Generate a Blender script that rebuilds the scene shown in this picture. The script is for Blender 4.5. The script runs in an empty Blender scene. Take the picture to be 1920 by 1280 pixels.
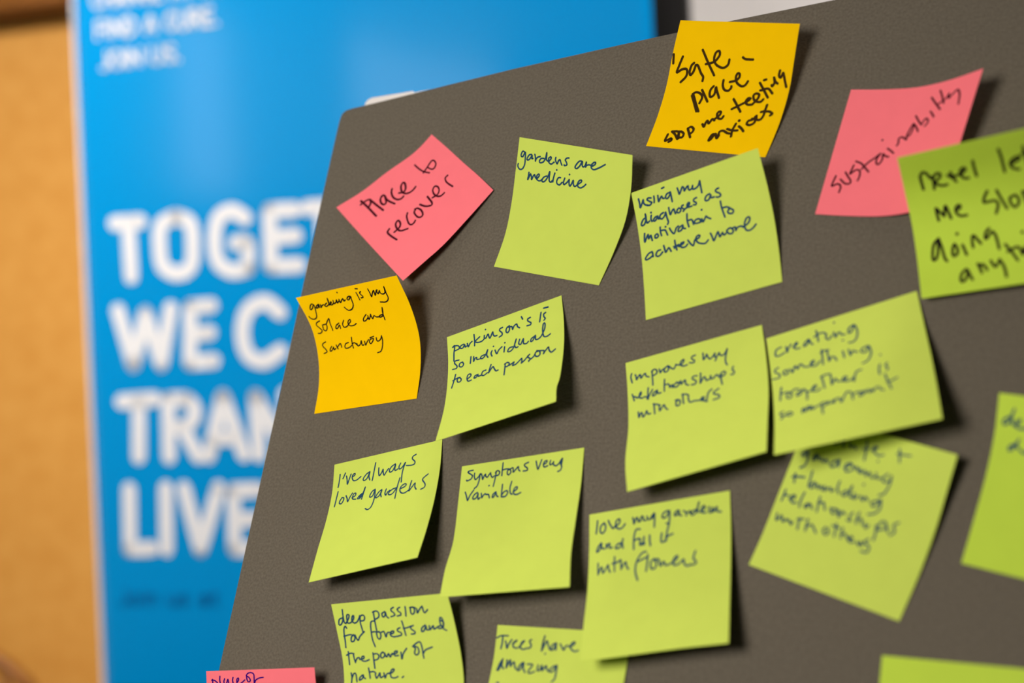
import bpy, bmesh, math, random
import numpy as np
from mathutils import Matrix, Vector
random.seed(4)
S = bpy.context.scene
COL = S.collection

# ------------------------------------------------------------------ camera, world, light, exposure
ROLL = math.radians(2.6)
cam = bpy.data.cameras.new('camera'); cam_ob = bpy.data.objects.new('camera', cam); COL.objects.link(cam_ob)
cr, sr = math.cos(ROLL), math.sin(ROLL)
cam_ob.matrix_world = Matrix(((cr, sr, 0, 0), (0, 0, -1, 0), (-sr, cr, 0, 1.3), (0, 0, 0, 1)))
cam.sensor_width = 36; cam.lens = 2667 / 1920 * 36
cam.clip_start = 0.02
cam.dof.use_dof = True; cam.dof.focus_distance = 0.80; cam.dof.aperture_fstop = 3.6
S.camera = cam_ob
S.view_settings.view_transform = 'Standard'; S.view_settings.look = 'None'
S.view_settings.gamma = 1; S.view_settings.exposure = 0.0
S.view_settings.use_curve_mapping = False
world = bpy.data.worlds.new('world'); S.world = world; world.use_nodes = True
world.node_tree.nodes['Background'].inputs[0].default_value = (1.0, .95, .9, 1)
world.node_tree.nodes['Background'].inputs[1].default_value = 0.06

def area(name, loc, target, sx, sy, power, color=(1, 1, 1), spread=180):
    l = bpy.data.lights.new(name, 'AREA'); l.shape = 'RECTANGLE'; l.size = sx; l.size_y = sy; l.energy = power; l.color = color; l.spread = math.radians(spread)
    o = bpy.data.objects.new(name, l); COL.objects.link(o); o.location = loc
    o.rotation_euler = (Vector(target) - Vector(loc)).to_track_quat('-Z', 'Y').to_euler()
    return o
KEY_P = (-.49, .12, 1.50)
area('key_lamp', KEY_P, (-.02, .85, 1.24), .33, .33, 7.0, (1, .975, .94))
area('backdrop_fill', (.75, 1.2, 2.92), (.25, 2.1, 1.0), 1.1, .5, 16.2, (1, .96, .9), 100)  # added fill from overhead, unseen, to brighten the banner
area('backdrop_fill', (-1.3, 1.2, 2.92), (-.8, 2.8, .6), 1.1, .5, 30, (1, .93, .82), 90)  # added unseen fill washing the wooden wall

NOTES = {
 'recover': (([(15.1,-78.7,0.3),(31.5,-93.8,1),(49.5,-110,2.8),(67,-125.3,5.5),(84.2,-140.2,9)],
  [(79.9,-37.2,0.3),(93.5,-48.9,0.4),(107,-60.9,0.6),(120.1,-72.2,1),(132.7,-83.8,1.5)],
  [(15.1,-78.7,0.3),(33.9,-69.8,0.3),(49.7,-59.4,0.3),(65.5,-50.5,0.3),(73.1,-44.5,0.3),(79.9,-37.2,0.3)],
  [(84.2,-140.2,9),(96.9,-127.7,7.1),(106.5,-117.5,5.2),(119.6,-101.1,3.4),(132.7,-83.8,1.5)]),
  '150,81 159,181 165,303;133,115 156,109 191,114 202,128 194,157 163,185;202,122 213,204 229,299;289,173 261,189 249,232 260,259 282,251 300,196;276,173 294,175 300,196 296,230 306,274 326,321;374,181 354,210 345,260 360,303 389,322 416,318;399,262 433,282 459,265 473,218 463,198 439,218 424,265 436,303 465,323 500,324 527,313;607,118 620,173 646,238 692,297;639,250 694,236 784,218 813,236 804,281 758,298 726,274 711,236;179,487 154,503 155,552 170,624;192,545 243,540 270,513 270,476 240,485 225,529 236,576 292,608;368,477 344,504 326,566 335,598 364,603 388,592;437,503 417,519 419,571 439,599 467,595 475,549 460,507 437,494;489,489 519,543 560,576 574,560 571,512 567,475;596,522 649,535 680,512 685,474 664,448 632,461 623,506 640,553 668,577 705,581;824,469 791,470 778,508 784,553 796,603'),
 'gardens': (([(154,-59,14),(151.3,-77,9),(149,-95.5,4.9),(145.8,-114.3,1.9),(140.4,-133.4,0.4)],
  [(230.5,-84.4,17),(228.6,-100.8,10.9),(224.7,-117.4,5.9),(217.7,-134.2,2.2),(210,-152.1,0.4)],
  [(154,-59,14),(230.5,-84.4,17)],
  [(140.4,-133.4,0.4),(210,-152.1,0.4)]),
  '63,107 45,103 34,127 36,143 51,144 64,115 71,110 74,151 75,200 61,235 38,244 21,232 14,216 17,202;128,117 107,124 91,153 95,164 114,156 132,125 135,130 135,149 144,146;157,113 164,131 168,163 171,150 184,132 207,123;242,133 218,136 204,158 212,170 236,162 254,135 263,86 264,113 267,142 287,151;287,151 306,124 302,112 284,127 288,155 310,167 335,149;347,110 345,131 362,158 371,136 384,122 393,141 405,162;462,99 444,103 431,119 442,134 448,154 428,163 425,157;575,108 552,113 525,148 522,166 536,171 560,147 580,109 580,136 588,151 605,140 615,110;615,110 610,148 619,134 641,127 664,132;665,136 691,116 694,101 676,106 659,129 661,149 684,158 728,137 776,106;122,256 121,285 118,312 131,284 138,266 148,285 153,307 164,279 175,267 182,285 200,299;200,295 216,272 214,258 201,264 194,283 203,303 226,308 247,293;282,263 259,275 244,301 255,312 273,302 292,270 305,227 306,268 310,297 325,305 337,289;351,231 344,267 341,300;364,205;404,259 386,263 375,288 380,308 402,315 422,293;441,258 434,292 441,307 464,288 481,263;479,224;481,263 482,289 492,312 506,290 516,264 520,292 534,309 557,291;557,291 586,267 586,254 571,256 556,283 563,307 587,312 612,296 626,279'),
 'using': (([(228,-103,9),(232.1,-121.2,5.8),(235.4,-139.1,3.2),(238,-157,1.3),(240.6,-175.1,0.4)],
  [(303.9,-93.6,20),(307,-109.6,12.8),(309.8,-125.9,6.9),(312.1,-143.1,2.5),(314.4,-160.7,0.4)],
  [(228,-103,9),(303.9,-93.6,20)],
  [(240.6,-175.1,0.4),(314.4,-160.7,0.4)]),
  '48,64 50,98 49,131 69,104 83,81 81,103 91,123 110,131;146,88 124,81 113,91 132,111 144,123 126,137 104,132;170,82 168,106 162,129;201,87 199,108 199,133 219,109 229,102 234,120 244,123;242,45 260,43;291,95 270,99 256,122 271,132 297,107 300,92 301,125 300,166;359,82 362,107 365,130 385,104 398,86 407,95 407,120 426,101 442,93 439,116 447,127;447,127 466,120 476,102 470,127 492,129 517,116 535,86;535,86 533,121 531,174;78,218 53,227 34,254 37,269 58,264 76,228 77,190 76,228 81,261 100,253;121,215 114,241 119,262;123,194;164,235 145,240 131,257 141,266 164,246 169,236 171,259 182,257;217,224 193,233 183,252 197,268 224,249 234,227 237,270 242,305 233,321;264,201 263,234 267,257 283,235 299,224 303,247 306,262;340,229 325,238 318,255 334,263 350,251 348,234;376,219 362,222 364,239 378,252 367,263;378,252 405,242 426,221 417,213 402,230 407,245 437,247;484,197 464,201 458,216 474,232 468,246 452,241;585,201 559,208 543,230 549,243 571,240 591,211 589,232 613,235;658,182 638,186 632,200 657,222 661,240 641,246 628,240;47,334 41,368 40,399 59,368 73,350 73,384 91,362 95,374 98,406;141,367 126,373 123,392 137,396 149,386 146,371;173,324 170,360 174,391;174,352 205,357 213,373 220,401;214,335;242,355 251,380 270,406 292,371 310,360;343,363 317,373 303,391 309,402 332,395 345,369 345,388 360,396;390,292 383,340 388,391;394,343 418,346 425,384;503,297;461,354 441,359 434,379 455,385 478,382 476,359 463,355;483,384 492,364 498,389 526,354 535,368 556,383;650,280 650,329 660,404;655,333 687,336 710,354;710,354 688,369 693,387 718,395 729,377 714,359 699,353;85,489 56,497 30,525 35,538 63,533 87,518 87,495 89,529;151,496 129,497 112,520 119,536 141,537 165,517;179,471 184,503 189,527 205,508 217,500 226,522 230,532;267,458 268,491 274,535;253,503 283,507 294,502;257,516 290,498;293,516 327,502 332,492 312,494 305,508 313,528 340,531 358,517;365,489 380,519 399,541 410,515 418,500 429,498;417,503 448,496 456,480 440,477 424,497 433,525 458,543 489,551 513,534;536,489 545,519 553,552 570,527 591,496 596,514 601,537 623,512;623,512 633,534 654,521;673,498 656,508 668,534 693,539 702,518 684,496 665,501;696,503 720,502 721,527 735,510 761,507 775,517;775,520 814,503 832,477 827,459 805,468 788,505 792,544 816,557 844,547 868,528'),
 'safe': (([(248.2,0.8,12),(243.5,-15.9,7.7),(239.8,-35,4.2),(234.9,-52.5,1.7),(229.2,-69.6,0.4)],
  [(320.2,-19.8,16),(316.3,-35.9,10.2),(312.7,-52.7,5.5),(307.2,-69.8,2.1),(300.2,-87.8,0.4)],
  [(248.2,0.8,12),(320.2,-19.8,16)],
  [(229.2,-69.6,0.4),(300.2,-87.8,0.4)]),
  '10,271 21,337;93,285 75,352 66,401 106,378 144,376 154,409 145,437 114,471;198,328 180,348 173,392 185,416 205,391 215,346;214,344 234,346 270,399 294,426 295,456;250,227 319,326 382,411;298,332 343,322 377,301 400,261 390,230 365,245 359,291 375,323 404,344 449,354 482,330 487,291;593,270 620,283 678,283;237,571 273,629 313,693;248,565 286,628 329,692;240,559 267,543 308,556 326,585 317,627;309,524 343,567 378,612;397,492 379,519 379,553 395,576 419,552 418,500 430,522 464,579;467,444 469,481 489,514 522,522 541,501 541,487;521,456 564,444 590,420 588,393 572,390 563,421 580,460 622,484 650,474 665,445;584,583 626,630 668,678;593,661 629,639 674,611 705,592;705,592 718,574 699,572 686,599 707,621 743,619;743,619 772,577 778,543 754,533 735,550 750,584 784,597 806,593 819,575;762,453 807,508 850,560;778,509 812,502;805,499 840,495 877,528;791,432 807,426;857,466 864,474 876,448 866,409 880,437 901,453;904,355 901,391 916,408 928,379 933,373 951,423 973,476;398,790 418,810 420,783 428,761 445,781 452,775 463,747 484,755;481,746 512,712 514,688 498,686 489,707 508,736 535,740 546,719;540,864 510,866 499,912 514,904 532,859 545,875 559,892 567,868;561,868 561,839 588,831 625,846 647,848;612,815 658,824 697,821;665,771 657,821 666,870;696,789 724,805 746,824;683,746;786,732 755,745 751,768 778,775 806,754 801,725 778,727;797,714 805,702 815,730 844,729 858,699 858,665;861,616 856,659 831,672;854,671 887,664 921,679 909,694;146,891 144,944 185,921 195,935 177,951;171,865 205,886 240,922;176,864 226,865 248,917;229,860 242,903 273,905 275,876 243,859 235,874;292,832 317,868 340,900;292,832 315,817 342,834 339,862 319,873'),
 'gardening': (([(20.5,-152.3,26),(27.8,-167.5,16.1),(30.6,-183.2,8.3),(30.7,-199.4,2.8),(29.4,-216.7,0.4)],
  [(94.7,-146.9,29),(99.8,-161.7,17.9),(102.9,-177.2,9.2),(102.7,-193.5,3.1),(101.6,-211.1,0.4)],
  [(20.5,-152.3,26),(94.7,-146.9,29)],
  [(29.4,-216.7,0.4),(101.6,-211.1,0.4)]),
  '125,78 109,75 82,97 75,116 97,110 128,83 128,101 115,138 100,176 77,194 48,192 31,179 27,166;176,87 153,95 135,112 153,113 177,90 170,113;193,92 184,116 201,104 223,98;257,91 231,104 229,116 254,113 277,98 286,57 277,88 273,112;273,112 301,97 301,87 284,109 299,114 322,101;328,82 323,108 346,100 363,83 355,109 378,96;403,29;387,83 385,110 411,92 427,85 423,104 442,98;497,76 477,80 461,96 474,103 506,80 500,103 491,146 465,175 430,184 409,170 399,152;573,60 574,87 573,121;582,30 601,33;618,59 602,71 614,97 614,107 593,108;693,53 694,85 692,116 717,89 738,74 730,111 761,78 771,75;763,78 762,105 789,83;789,83 786,102 802,114 830,105 844,62 837,111 833,154 800,177 747,170;106,217 70,228 60,249 83,278 96,300 74,317 50,315;118,254 114,293 133,306 153,285 154,255 121,255;154,255 202,214 197,253 200,313;282,265 248,281 236,304 254,304 281,282 281,311;336,251 315,278 316,305 342,307 364,296;366,291 398,272 399,255 378,264 368,287 384,306 419,307 446,297;567,242 533,266 523,288 544,289 576,268 579,254;578,264 577,285 597,267 609,247;609,247 610,269 615,285 636,264 654,277 675,280;720,269 697,270 680,281 702,285 723,269 740,214 726,255 725,313;101,396 71,406 64,425 89,459 97,480 66,490;153,442 134,461 130,480 149,476 169,452 170,474 189,467;199,437 205,462 212,473;205,462 231,437 244,434 249,464;323,437 295,442 281,465 290,481 323,479 349,466;362,399 358,447 362,490;355,452 382,449 401,469;403,459 410,480 435,470 450,442 451,479 468,480;480,452 485,485 500,465 522,444;569,442 539,445 526,464 537,481 558,465 571,445;539,432 576,426;598,442 600,467 620,470 641,454 651,434;651,434 653,475 641,527 623,558 591,565'),
 'individual': (([(115.6,-174.8,0.3),(120.9,-191.6,2.6),(125.8,-208.3,6.9),(129.9,-224.6,12.4),(132.4,-243.8,19)],
  [(187.4,-155.8,0.3),(192.7,-173.3,3),(197.6,-190.4,8),(201.2,-208.7,14),(202.4,-216.9,18),(204.3,-225.4,20)],
  [(115.6,-174.8,0.3),(187.4,-155.8,0.3)],
  [(132.4,-243.8,19),(204.3,-225.4,20)]),
  '45,117 64,108 54,178 52,252;48,118 69,110 99,123 103,147 79,154 58,157;146,121 119,127 112,147 133,154 152,129 156,152 175,143;176,125 183,158 199,133 218,121;239,65 241,117 238,167;287,102 253,123 246,133 269,147 304,146 326,132;328,104 326,127 340,131;342,56;340,131 360,103 367,128 375,142 401,99 405,123 416,138 436,139;489,88 466,92 462,107 480,130 479,150 455,159;547,93 523,105 515,130 528,145 544,128 546,106 529,98;546,101 568,108 572,131 586,108 609,99 616,123 632,136;654,54 663,76;728,83 705,89 706,105 730,126 723,140 695,139;820,73 802,140;858,85 841,92 841,113 851,128 839,138;845,48 882,51;97,256 64,255 58,276 80,309 75,331 42,331;130,286 106,291 101,319 125,330 139,308 127,285;204,258 199,320;228,265 228,310 242,282 254,280 257,300 278,303;324,276 298,281 287,299 307,305 330,284 351,239 342,282 354,310;389,259 380,281 389,308;402,224;415,261 430,299 447,271 475,250;498,257 493,302;501,222;567,277 539,280 525,306 545,312 573,290 599,220 584,265 596,294 613,290;628,231 619,263 636,277 659,235 661,276 687,283 701,270;755,241 727,255 721,276 738,275 761,237 763,271 788,273 811,257;811,257 840,206 845,165 831,166 823,217 833,266 861,272 886,260;71,389 60,448 44,518;50,446 88,430 112,430;106,431 89,443 95,470 116,472 126,453 109,429;181,463 209,442 207,423 186,424 177,453 189,484 218,481;274,443 248,449 241,468 255,469 274,447 278,462 299,458;342,422 316,427 307,455 326,465 356,449;384,385 374,419 368,452 384,427 403,408 416,429 432,450 450,448;509,407 508,499;504,411 526,403 545,416 532,434 509,437;546,432 568,421 585,414 575,439 604,435;604,435 636,410 649,400 652,430 649,437 671,424;716,384 697,398 721,420 712,438;671,424 708,390;711,433 749,411 761,393;791,373 764,383 765,407 786,417 804,404 797,378 774,369;797,375 837,385 833,408 848,388 872,365 879,390 900,411 932,395'),
 'always': (([(51.4,-248.6,0.3),(55.1,-265.7,2.4),(57.7,-282.8,6.2),(59.6,-300.5,11.2),(62.3,-320.8,17)],
  [(123.4,-236.2,0.3),(126.6,-253.7,2.8),(129.3,-272.7,7.3),(131.3,-290.8,13.1),(133.3,-307.4,20)],
  [(51.4,-248.6,0.3),(123.4,-236.2,0.3)],
  [(62.3,-320.8,17),(133.3,-307.4,20)]),
  '63,102 60,159 53,218;114,101 103,125 93,147;126,130 134,165 141,207 153,169 169,122;182,151 206,140 207,126 190,129 182,156 197,186 228,187 266,165;347,139 316,156 291,189 298,207 325,196 348,144 343,181 354,214;398,71 388,143 378,224;431,124 432,162 442,195 462,169 472,145 475,171 487,200 502,177 525,149;584,122 553,137 533,165 540,185 564,176 587,130 582,162 589,182 610,172;634,126 621,151 625,176 649,167 676,130;678,131 664,170 655,224 658,295;772,79 744,91 740,112 764,140 761,161 732,166 688,159;59,257 54,317 50,393;111,321 95,344 93,370 113,376 127,350 125,326 108,320;145,311 160,338 172,369 185,333 204,299;207,342 235,329 238,308 220,307 212,329 217,354 247,362;299,322 277,337 263,358 277,363 299,346 320,270 313,316 304,372;280,351 305,328;419,309 394,323 379,356 384,371 407,362 420,314 427,370 425,420 411,463 385,477 361,464;484,324 460,340 440,372 443,387 470,373 486,331 482,362 492,387;527,328 521,360 533,381 545,356 563,346;624,335 586,341 555,367 566,384 594,378 621,343;640,255 628,331 626,424;662,351 699,340 710,325 696,316 667,330 658,359 674,386 705,394 740,379;755,303 748,345 746,384 769,354 791,329 794,358 811,383;899,276 865,298 856,316 885,353 885,379 854,391'),
 'symptoms': (([(139.1,-252.1,0.3),(141.7,-271.2,2.8),(145.5,-295,7.3),(147,-311.7,13.1),(151,-327.9,20)],
  [(212.9,-244.1,0.3),(214.7,-264.4,2.4),(216.3,-283.8,6.2),(218.7,-302.4,11.2),(223.4,-320.7,17)],
  [(139.1,-252.1,0.3),(212.9,-244.1,0.3)],
  [(151,-327.9,20),(223.4,-320.7,17)]),
  '100,45 68,47 58,56 85,75 100,89 89,112 58,123 53,116;116,70 116,95 128,121 151,104 164,81;164,81 161,129 148,172 127,188;174,82 183,103 190,127 200,102 210,89 214,107 229,115 240,98 252,84;252,84 256,100 270,122 286,112;300,78 295,133 286,189;293,89 309,75 328,87 321,108 300,114;350,22 349,72 349,118;351,76 380,72 406,75;415,76 394,86 394,109 406,119 422,101 413,76;415,76 437,71 442,103 460,86 480,67 484,89 497,102;561,46 531,56 533,70 556,88 556,104 523,105;623,46 633,80 644,107 655,79 668,41;685,79 709,67 712,54 693,57 685,79 695,97 720,91;740,56 736,78 743,88 765,74 765,68 767,89 789,99 809,87;835,53 822,85 834,109 826,134 806,141;809,87 833,55 830,104;52,207 68,240 81,267 95,236 124,199;156,221 135,232 122,253 130,264 152,256 164,228 165,254 171,268 184,259;191,230 200,261 209,247 225,236 233,242 253,244 263,267;250,181;314,232 293,245 287,266 300,265 315,239 322,258 336,267;363,184 362,229 363,270;364,263 381,239 407,234 413,249 398,270 368,272;438,171 428,214 435,252 452,262;457,247 485,231 488,216 470,218 460,240 467,262 494,267 521,257'),
 'improves': (([(231.4,-198.6,0.3),(235.8,-217,2.4),(240.2,-236.3,6.2),(243.2,-256.1,11.2),(249,-273.4,17)],
  [(305.2,-183.3,0.3),(309.7,-201.2,2.8),(314.1,-220.4,7.3),(317.1,-238.6,13.1),(320.4,-256.3,20)],
  [(231.4,-198.6,0.3),(305.2,-183.3,0.3)],
  [(249,-273.4,17),(320.4,-256.3,20)]),
  '40,98 32,126 39,170;66,114 72,137 73,156 90,132 103,123 106,153 125,134 141,126 146,149 166,160;191,119 191,183 190,233;188,129 207,113 226,124 224,150 198,159;246,122 251,153 265,136 280,130;311,115 288,127 280,154 297,159 313,145 311,118;320,121 333,141 352,152 364,134 370,122;369,125 403,135 427,116 428,100 408,110 400,134 421,151 450,150;515,92 490,97 486,112 505,134 494,147 468,139;570,93 569,122 569,146 589,123 595,109 602,137 614,155;614,155 635,142 654,119 649,142 659,161 650,179;660,156 684,126 687,145 705,154 726,139 743,112;743,112 725,171 721,212 730,236;34,260 41,286 47,313;41,280 56,285 70,299;70,299 98,281 99,259 89,274 85,298 105,309 125,304;155,243 150,291 151,330;130,306 154,308 186,265;141,324 157,313;220,280 192,293 184,314 204,312 220,286 224,307 246,308;278,214 273,260 271,303;278,256 305,259 313,287;313,287 329,271 332,293;363,266 343,275 345,293 366,295 380,276 364,260;382,271 393,259 396,286 417,266 427,264 429,295 448,308;512,255 485,253 477,268 502,291 496,312 469,312;539,243 536,281 532,318 550,290 565,279 571,296 577,311;577,311 602,305 608,282 611,308 630,306;630,306 650,289 672,316;683,294 680,334 685,370;674,296 699,278 714,290 701,309 682,309;771,261 762,282 774,301 766,319 750,316;74,406 79,448 91,421 101,419 109,453 126,436 136,414 146,441 165,442;191,376 193,414 195,452;186,377 215,388 235,399;230,400 232,440 249,420 264,404 273,427 290,447;366,398 351,414 356,438 375,436 383,413 369,396 347,395;402,363 403,399 406,435;397,367 425,370 444,385;444,385 441,409 452,438 485,437 528,445;528,445 552,436 552,427 533,431 535,449 557,453;571,464 576,433 587,401 611,386;556,458 573,467;658,395 624,412 624,425 656,442 660,463 618,468'),
 'creating': (([(308.2,-190.9,0.3),(312.5,-207.4,3.5),(317.4,-224.3,9.4),(322.2,-242,17),(326.6,-260.1,26)],
  [(381.9,-172.4,0.3),(386.6,-190.8,2.8),(391.6,-209,7.3),(396.3,-226.7,13.1),(400.8,-244.1,20)],
  [(308.2,-190.9,0.3),(381.9,-172.4,0.3)],
  [(326.6,-260.1,26),(400.8,-244.1,20)]),
  '90,112 59,121 45,154 53,178 81,177 109,164;122,120 125,169 136,139 158,113;166,143 195,127 197,110 178,128 180,159 212,164;272,115 245,138 239,160 262,152 279,118 284,146 298,165;332,64 336,112 336,155;313,110 349,94 381,99 394,117;394,117 388,144 402,163 428,139;442,118 449,160 466,134 482,133 490,155 510,159;455,44;575,106 542,122 536,159 559,148 580,110 591,159 581,207 557,234 526,233;54,277 32,290 30,311 56,341 51,368 8,368;102,315 82,329 90,357 112,347 109,321;126,316 143,351 155,313 167,303 177,334 197,299 211,311 220,328 250,339;250,339 285,316 287,297 267,310 269,339 297,345 327,317;348,230 346,290 343,351;337,253 362,242 393,246;378,241 383,289 384,337 401,309 421,316 432,347;479,286 481,313 482,341;491,201;516,286 522,334 541,305 555,316 569,324;635,297 597,311 596,336 623,339 644,301 651,355 635,396 612,418 588,423;59,456 50,509 45,566;53,513 87,507 103,512;113,515 91,529 90,556 110,563 122,539 113,515;124,512 146,498 171,507;191,520 158,537 154,559 178,550 202,516 219,563 216,609;225,544 246,544 279,521 280,507 258,521 256,550 286,557 308,543;322,446 327,495 333,548;316,454 348,441 379,445;379,445 380,485 380,533 399,498 409,495 417,518 437,524;442,525 473,515 475,496 454,503 454,529 486,536 512,528;520,550 527,513 543,478 574,472;513,521 520,550;690,467 680,503 680,542;735,468 723,484 734,507 727,524;704,393;61,663 38,673 47,692 57,709 42,721;104,679 84,683 83,703 106,707 117,693 104,679;58,699 84,690;181,679 180,709;192,672 200,705 212,675 223,665 226,699 243,671 246,699 267,685 288,678;301,668 306,710 307,750;299,668 329,664 338,680 312,695;349,663 338,680 363,681 379,666 387,661 383,687 369,669;390,662 415,657 427,693 445,653 468,620;468,620 492,634 499,692;502,657 521,643 550,645;570,645 544,660 542,679 565,670 577,647 583,662;595,640 603,668 619,647 622,668 644,642 664,641 672,663 690,675;711,552 721,613 736,676;716,618 745,614 781,600'),
 'sustain': (([(329.3,-124.8,0.3),(345.9,-128.2,0.8),(363.3,-131.2,1.9),(377.9,-131.9,3.7),(394,-129.5,6)],
  [(344.4,-55.1,0.3),(362.8,-59.2,1.6),(380.3,-63.1,4.8),(396.9,-65.2,9.7),(414.6,-65.9,16)],
  [(329.3,-124.8,0.3),(344.4,-55.1,0.3)],
  [(394,-129.5,6),(414.6,-65.9,16)]),
  '304,76 267,70 224,67 242,104 234,129 211,139 178,136;279,119 248,163 250,198 272,198 304,169 336,141;394,188 351,181 324,179 355,212 352,244 313,256 274,252;424,195 408,240 372,282 343,313;365,256 415,289 451,328 487,361;487,361 444,345 412,351 402,370 438,387 483,381 467,401 459,428;525,403 508,430 487,458;592,345;545,467 564,475 597,468 608,491 584,531;584,531 623,526 692,546 704,556 664,561 617,548 610,527;704,556 674,586 637,612;766,554 718,593 687,624;687,624 728,646 716,670 690,675 671,657;780,670 752,696 729,714;892,645 840,692 778,748;933,703 888,730 821,764;824,717 839,745 857,772 888,785;888,785 851,793;850,797 879,822 896,848 855,873 814,882 774,888'),
 'never': (([(381,-119.9,36),(379.5,-128.1,17),(380.4,-141.3,6),(382.6,-159.1,3),(385.6,-178.7,5)],
  [(455.4,-119.5,48),(454.3,-126.2,25),(454.5,-137,9),(455.7,-154.3,4),(458,-174.8,7)],
  [(381,-119.9,36),(400.6,-119.7,39),(419.5,-119.5,42),(437.8,-119.5,45),(455.4,-119.5,48)],
  [(385.6,-178.7,5),(458,-174.8,7)]),
  '110,161 112,204 115,255;112,161 125,139 142,139 156,159 170,188;182,181 184,222 180,268;185,188 211,164 229,169 230,190 207,210 190,223;190,223 211,246 239,256 262,255;273,192 292,209 308,226 319,247;294,176 303,212;306,213 330,205 352,206;348,206 376,191 387,173 374,164 356,178 354,211 372,236 397,240;440,132 440,173 446,237;603,92 612,148 617,247;657,207 697,192 721,177 712,165 682,172 659,195 662,224 691,247 705,248;751,109 759,194 764,247;736,153 786,144;164,402 164,440 168,488;167,405 184,432 205,466;205,466 220,401 227,403;227,403 235,443 244,489;283,441 307,433 312,413 296,410 281,432 283,462 306,485 343,487;490,353 467,388 457,423 486,425 526,426 540,453 531,484 520,511;546,359 564,421 589,492;649,415 618,425 616,461 637,492 661,475 667,439 650,413;696,400 706,447 715,510;699,405 733,400 743,426 720,450 709,452;149,611 116,645 101,708 101,749 120,744 136,702 142,650 150,611;150,615 162,670 173,746 185,771;243,665 229,691 225,735 237,745 256,728 257,696 245,669;291,680 300,712 311,750;266,601;357,634 353,669 355,708;359,634 368,632 384,659 405,691;464,602 439,629 434,664 447,662 468,635 484,626;484,626 499,656 506,697 512,746;299,847 271,871 259,906 266,928 286,919 304,881 308,857 315,883 331,923;372,823 384,858 393,888;385,850 394,831 411,842 427,874;454,817 466,848 480,862 496,841 509,819;506,818 525,854 536,897 540,938;551,725 580,771 617,842;561,775 588,764 614,753;614,753 632,760 649,807;649,811 668,762 672,799;662,663'),
 'flowers': (([(220.5,-279.9,0.3),(223.7,-299,2.1),(227.1,-319.7,5.5),(229.5,-337.9,9.8),(232.8,-355.6,15)],
  [(295.3,-268.7,0.3),(298.2,-287.8,2.1),(301,-306.4,5.5),(303.8,-325.3,9.8),(307,-344.5,15)],
  [(220.5,-279.9,0.3),(295.3,-268.7,0.3)],
  [(232.8,-355.6,15),(245.4,-354,15),(263.5,-351,15),(284.6,-347.6,15),(307,-344.5,15)]),
  '63,54 59,98 54,142;115,77 91,93 84,127 102,146 123,127 124,93 110,76;144,64 159,94 183,124 198,109;193,118 229,94 227,67 206,76 203,110 226,133 253,129 272,106;326,73 333,96 338,116 346,88 358,76 368,106 385,104;380,103 388,76 399,77 406,102 421,105;429,80 436,102 456,101;479,66 460,87 461,102 480,81;482,71 485,120 486,160;574,65 545,77 539,105 562,108 580,82 587,67 590,113 588,165;570,148 587,155;644,74 625,90 626,107 646,100 654,78 656,104 673,114;684,85 704,98 705,119;704,107 728,92 734,112;772,90 743,99 739,118 758,119 777,91 790,43 781,82 787,111;801,109 830,90 825,72 808,86 811,115 839,120;859,85 859,118 873,125 882,94 887,123 911,94 911,122 939,131;96,211 75,232 62,265 85,256 100,216 101,244 125,252;137,225 142,250 151,227 165,224 165,252 187,251;251,231 225,237 213,259 238,262 257,242 264,205 262,233 271,267;385,159 359,157 347,189 346,236 352,287;348,231 375,221 391,224;391,224 395,266 409,255;418,214 418,247 425,266;395,262 415,265 425,257;458,211 461,244 469,280;542,210 540,242 545,269 564,269;588,160 578,206 576,267;571,238 595,232 619,226;564,269 581,244;79,341 82,381 85,410;85,408 111,367 124,404 143,389 164,360 173,388 187,407;211,315 216,362 222,407;198,356 237,352 263,342 267,369 273,401;273,401 288,372 303,361 311,385 327,407;443,315 416,320 390,352 379,391 382,436 405,491;392,370 421,361 450,352;458,336 459,390 458,442;501,374 484,390 493,432 518,432 524,401 501,370;511,376 536,380 555,425 572,400 588,426 612,425;612,425 652,405 663,379 645,385 634,416 650,437 677,433;681,429 703,409 709,434 729,456 760,452;777,366 767,411 787,443 774,455 747,450'),
 'building': (([(334,-232.1,2),(327.2,-250.6,1.4),(319.7,-272.2,0.9),(313.6,-290.2,0.6),(307.8,-304.9,0.4)],
  [(404.9,-257.2,9),(399.8,-272.8,5.8),(394.3,-290.4,3.2),(387.3,-309.6,1.3),(379.2,-329.4,0.4)],
  [(334,-232.1,2),(404.9,-257.2,9)],
  [(307.8,-304.9,0.4),(379.2,-329.4,0.4)]),
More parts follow.
